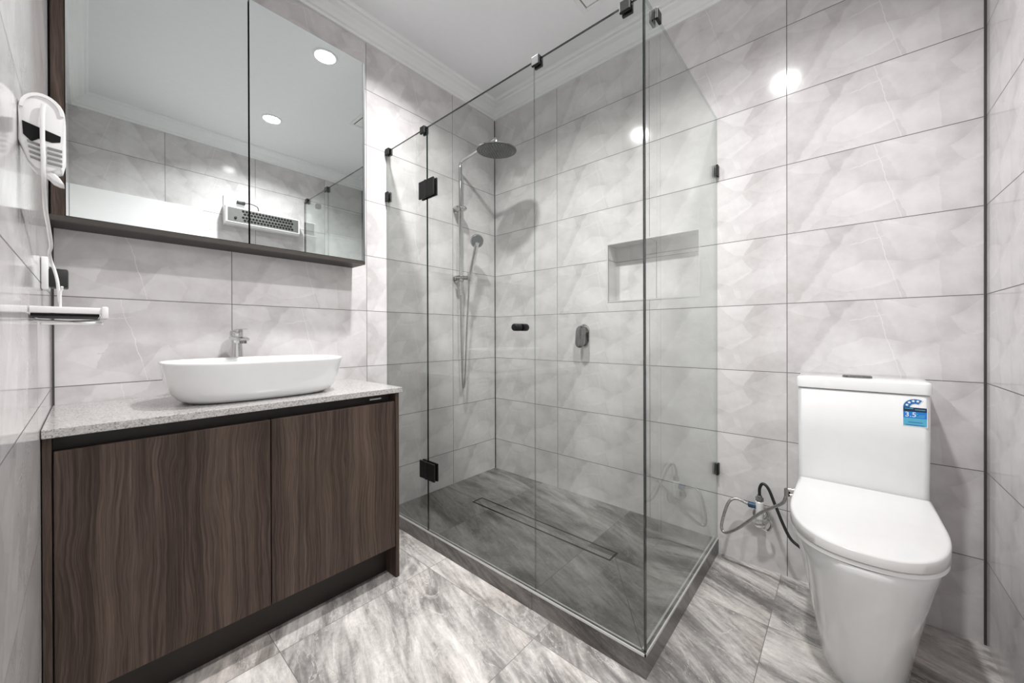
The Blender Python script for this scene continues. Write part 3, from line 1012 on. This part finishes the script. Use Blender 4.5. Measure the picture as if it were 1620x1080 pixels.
tube(b, [(-0.052, VY - 0.001, VZ + 0.104), (-0.053, VY - 0.002, VZ + 0.135), (-0.056, VY - 0.014, VZ + 0.158), (-0.060, VY - 0.035, VZ + 0.142), (-0.066, VY - 0.060, VZ + 0.080),
          (-0.072, VY - 0.090, VZ + 0.005), (-0.078, VY - 0.115, VZ - 0.040), (-0.085, VY - 0.150, VZ - 0.062)], 0.0060, 10)
tag(obj('supply_hose', b, BLACK_R, None, 60), 'dark hose arching from the stop valve down behind the toilet', 'hose')

# ------------------------------------------------------------------ left wall: dryer, outlet, plug, shelf
WX = -W
DY = -0.912
t = thing('hair_dryer', 'white wall-mounted hair dryer with dark slot and hanging cord', 'hair dryer', (WX, DY + 0.02, 1.40))


def dryer_outline(s=1.0):
    pts = []
    for i in range(15):
        a = PI - PI * i / 14
        pts.append((-2.0585 + 0.0255 * s * math.cos(a), 1.447 + 0.032 * s * math.sin(a)))
    return pts


b = nbm()
shell = [(WX + 0.0005, 1.392)] + dryer_outline() + [(-2.033, 1.376), (-2.037, 1.356), (-2.052, 1.347), (-2.066, 1.350), (-2.0745, 1.362)]
shell[1] = (WX + 0.0005, 1.447)
prism(b, shell, lambda p, q: (p[0], q, p[1]), DY, DY + 0.045, 0.003)
sh = obj('shell', b, WHITE_P, t, 40)
b = nbm()
prism(b, [(-2.0795, 1.424), (-2.038, 1.412), (-2.0385, 1.402), (-2.048, 1.398), (-2.062, 1.400), (-2.070, 1.392), (-2.0785, 1.402)], lambda p, q: (p[0], q, p[1]), DY - 0.0012, DY + 0.001)
obj('dark_slot', b, DARK_IN, sh)
b = nbm()
for i in range(4):
    z = 1.390 - i * 0.0085
    prism(b, [(-2.0745 + 0.001 * i, z + 0.0035), (-2.058, z), (-2.058, z - 0.0035), (-2.074 + 0.001 * i, z)], lambda p, q: (p[0], q, p[1]), DY - 0.0025, DY + 0.001)
    prism(b, [(-2.053, z - 0.001), (-2.0365, z - 0.002), (-2.0365, z - 0.0055), (-2.053, z - 0.0045)], lambda p, q: (p[0], q, p[1]), DY - 0.0025, DY + 0.001)
obj('vents', b, GREY_P, sh)
b = nbm()
arch_o = dryer_outline(0.94)
arch_i = [(x * 1.0, z) for x, z in reversed(dryer_outline(0.78))]
prism(b, arch_o + arch_i, lambda p, q: (p[0], q, p[1]), DY - 0.003, DY + 0.001)
obj('rim', b, WHITE_P, sh, 40)
b = nbm()
prism(b, [(-2.066, 1.356), (-2.058, 1.352), (-2.052, 1.350), (-2.045, 1.347), (-2.039, 1.340), (-2.0345, 1.331), (-2.040, 1.331), (-2.047, 1.334), (-2.053, 1.342), (-2.058, 1.347)],
      lambda p, q: (p[0], q, p[1]), DY + 0.004, DY + 0.035, 0.002)
obj('hook', b, WHITE_P, t, 40)
b = nbm()
tube(b, [(-2.0565, DY - 0.006, 1.458), (-2.0578, DY - 0.007, 1.44), (-2.0578, DY - 0.007, 1.40), (-2.0572, DY - 0.006, 1.365), (-2.0575, DY + 0.01, 1.33), (-2.060, DY + 0.10, 1.305),
          (-2.060, DY + 0.19, 1.285), (-2.060, DY + 0.27, 1.262), (-2.066, DY + 0.36, 1.258), (-2.0655, DY + 0.40, 1.245), (-2.060, DY + 0.405, 1.222), (-2.0555, DY + 0.40, 1.195),
          (-2.0535, DY + 0.40, 1.165), (-2.052, DY + 0.395, 1.144)], 0.0030, 10)
obj('cord', b, WHITE_P, t, 60)

b = nbm(); add_box(b, WX + 0.0005, WX + 0.0125, -0.452, -0.372, 1.181, 1.262, 0.003)
t = thing('power_outlet', 'white power outlet on the left wall above the white shelf', 'outlet', (WX, -0.41, 1.22))
obj('plate', b, WHITE_P, t, 40)
b = nbm(); add_box(b, WX + 0.0127, WX + 0.0165, -0.442, -0.382, 1.238, 1.256, 0.001)
obj('switch', b, WHITE_P, t, 40)
b = nbm(); add_box(b, WX + 0.0127, WX + 0.044, -0.447, -0.392, 1.187, 1.2345, 0.003)
tag(obj('plug_adapter', b, BLACK_R, None, 40), 'square black plug adapter in the white outlet by the mirror cabinet', 'plug')

t = thing('wall_shelf', 'white slim wall shelf on the left wall over the vanity top', 'shelf', (WX, -0.6, 1.11))
Sx1 = -1.978
for q in ((WX + 0.0005, Sx1 - 0.004, -0.752, -0.742, 1.110, 1.123), (WX + 0.0005, Sx1 - 0.002, -0.452, -0.443, 1.092, 1.101)):
    b = nbm(); add_box(b, *q, 0.002)
    obj('rail', b, WHITE_P, t, 40)
b = nbm(); add_box(b, Sx1 - 0.012, Sx1, -0.754, -0.443, 1.100, 1.108, 0.003)
add_box(b, Sx1 - 0.010, Sx1, -0.757, -0.735, 1.100, 1.126, 0.003)
obj('front_edge', b, WHITE_P, t, 40)
b = nbm()
add_box(b, WX + 0.002, Sx1 - 0.013, -0.748, -0.560, 1.1040, 1.1095, 0.001)
obj('tray', b, DARK_IN, t)
for q in ([(WX + 0.001, -0.47, 1.0975), (-2.02, -0.60, 1.0975), (Sx1 - 0.01, -0.73, 1.0975)], [(WX + 0.001, -0.70, 1.0965), (-2.03, -0.58, 1.0965), (Sx1 - 0.005, -0.45, 1.0965)]):
    b = nbm(); tube(b, q, 0.0025, 8, smooth=False)
    obj('brace', b, WHITE_P, t, 40)
b = nbm()
tube(b, [(-2.0445, -0.745, 1.119), (-2.0445, -0.745, 1.150), (-2.0425, -0.745, 1.158), (-2.0420, -0.748, 1.164)], 0.0020, 8)
obj('peg', b, WHITE_P, t, 60)

# ------------------------------------------------------------------ front wall: heater (seen in the mirror)
t = thing('strip_heater', 'white wall strip heater with black grille, seen in the mirror', 'heater', (-0.955, -L, 2.08))
b = nbm()
prism(b, [(-L + 0.0005, 2.012), (-L + 0.0005, 2.172), (-L + 0.05, 2.172), (-L + 0.112, 2.150), (-L + 0.112, 2.022), (-L + 0.095, 2.006)], lambda p, q: (q, p[0], p[1]), -1.240, -0.672, 0.004)
obj('housing', b, WHITE_P, t, 40)
FYH = -L + 0.112
b = nbm(); add_box(b, -1.226, -0.686, FYH + 0.0002, FYH + 0.003, 2.030, 2.143, 0.001)
fp = obj('front_panel', b, HEATP, t)
b = nbm()
nh = 0
for band in (2.1125, 2.0600):
    for row in range(2):
        for i in range(16):
            cx = -1.118 + 0.0245 * i + (0.012 if row else 0.0)
            cz = band + (0.0118 if row == 0 else -0.0118)
            hexp = [(cx + 0.0112 * math.cos(a * PI / 3 + PI / 6), cz + 0.0112 * math.sin(a * PI / 3 + PI / 6)) for a in range(6)]
            prism(b, hexp, lambda p, q: (p[0], q, p[1]), FYH + 0.003, FYH + 0.0036)
obj('grille', b, DARK_IN, fp)
b = nbm(); lathe(b, [(0, 0.010), (0.010, 0.009), (0.011, 0.001)], (-1.172, FYH + 0.003, 2.062), (0, 1, 0), 20)
obj('knob', b, BLACK_R, fp, 40)
b = nbm()
tube(b, [(-1.085, -L + 0.04, 2.219), (-1.05, -L + 0.045, 2.222), (-1.0, -L + 0.04, 2.212), (-0.985, -L + 0.03, 2.19), (-0.985, -L + 0.02, 2.173)], 0.004, 8)
cd = obj('cord', b, BLACK_R, t, 60)
b = nbm(); add_box(b, -1.145, -1.085, -L + 0.0165, -L + 0.045, 2.205, 2.232, 0.004)
obj('plug', b, BLACK_R, cd, 40)
b = nbm(); add_box(b, -1.235, -1.085, -L + 0.0005, -L + 0.016, 2.175, 2.262, 0.004)
tag(obj('power_outlet', b, WHITE_P, None, 40), 'white power outlet above the strip heater, seen in the mirror', 'outlet')
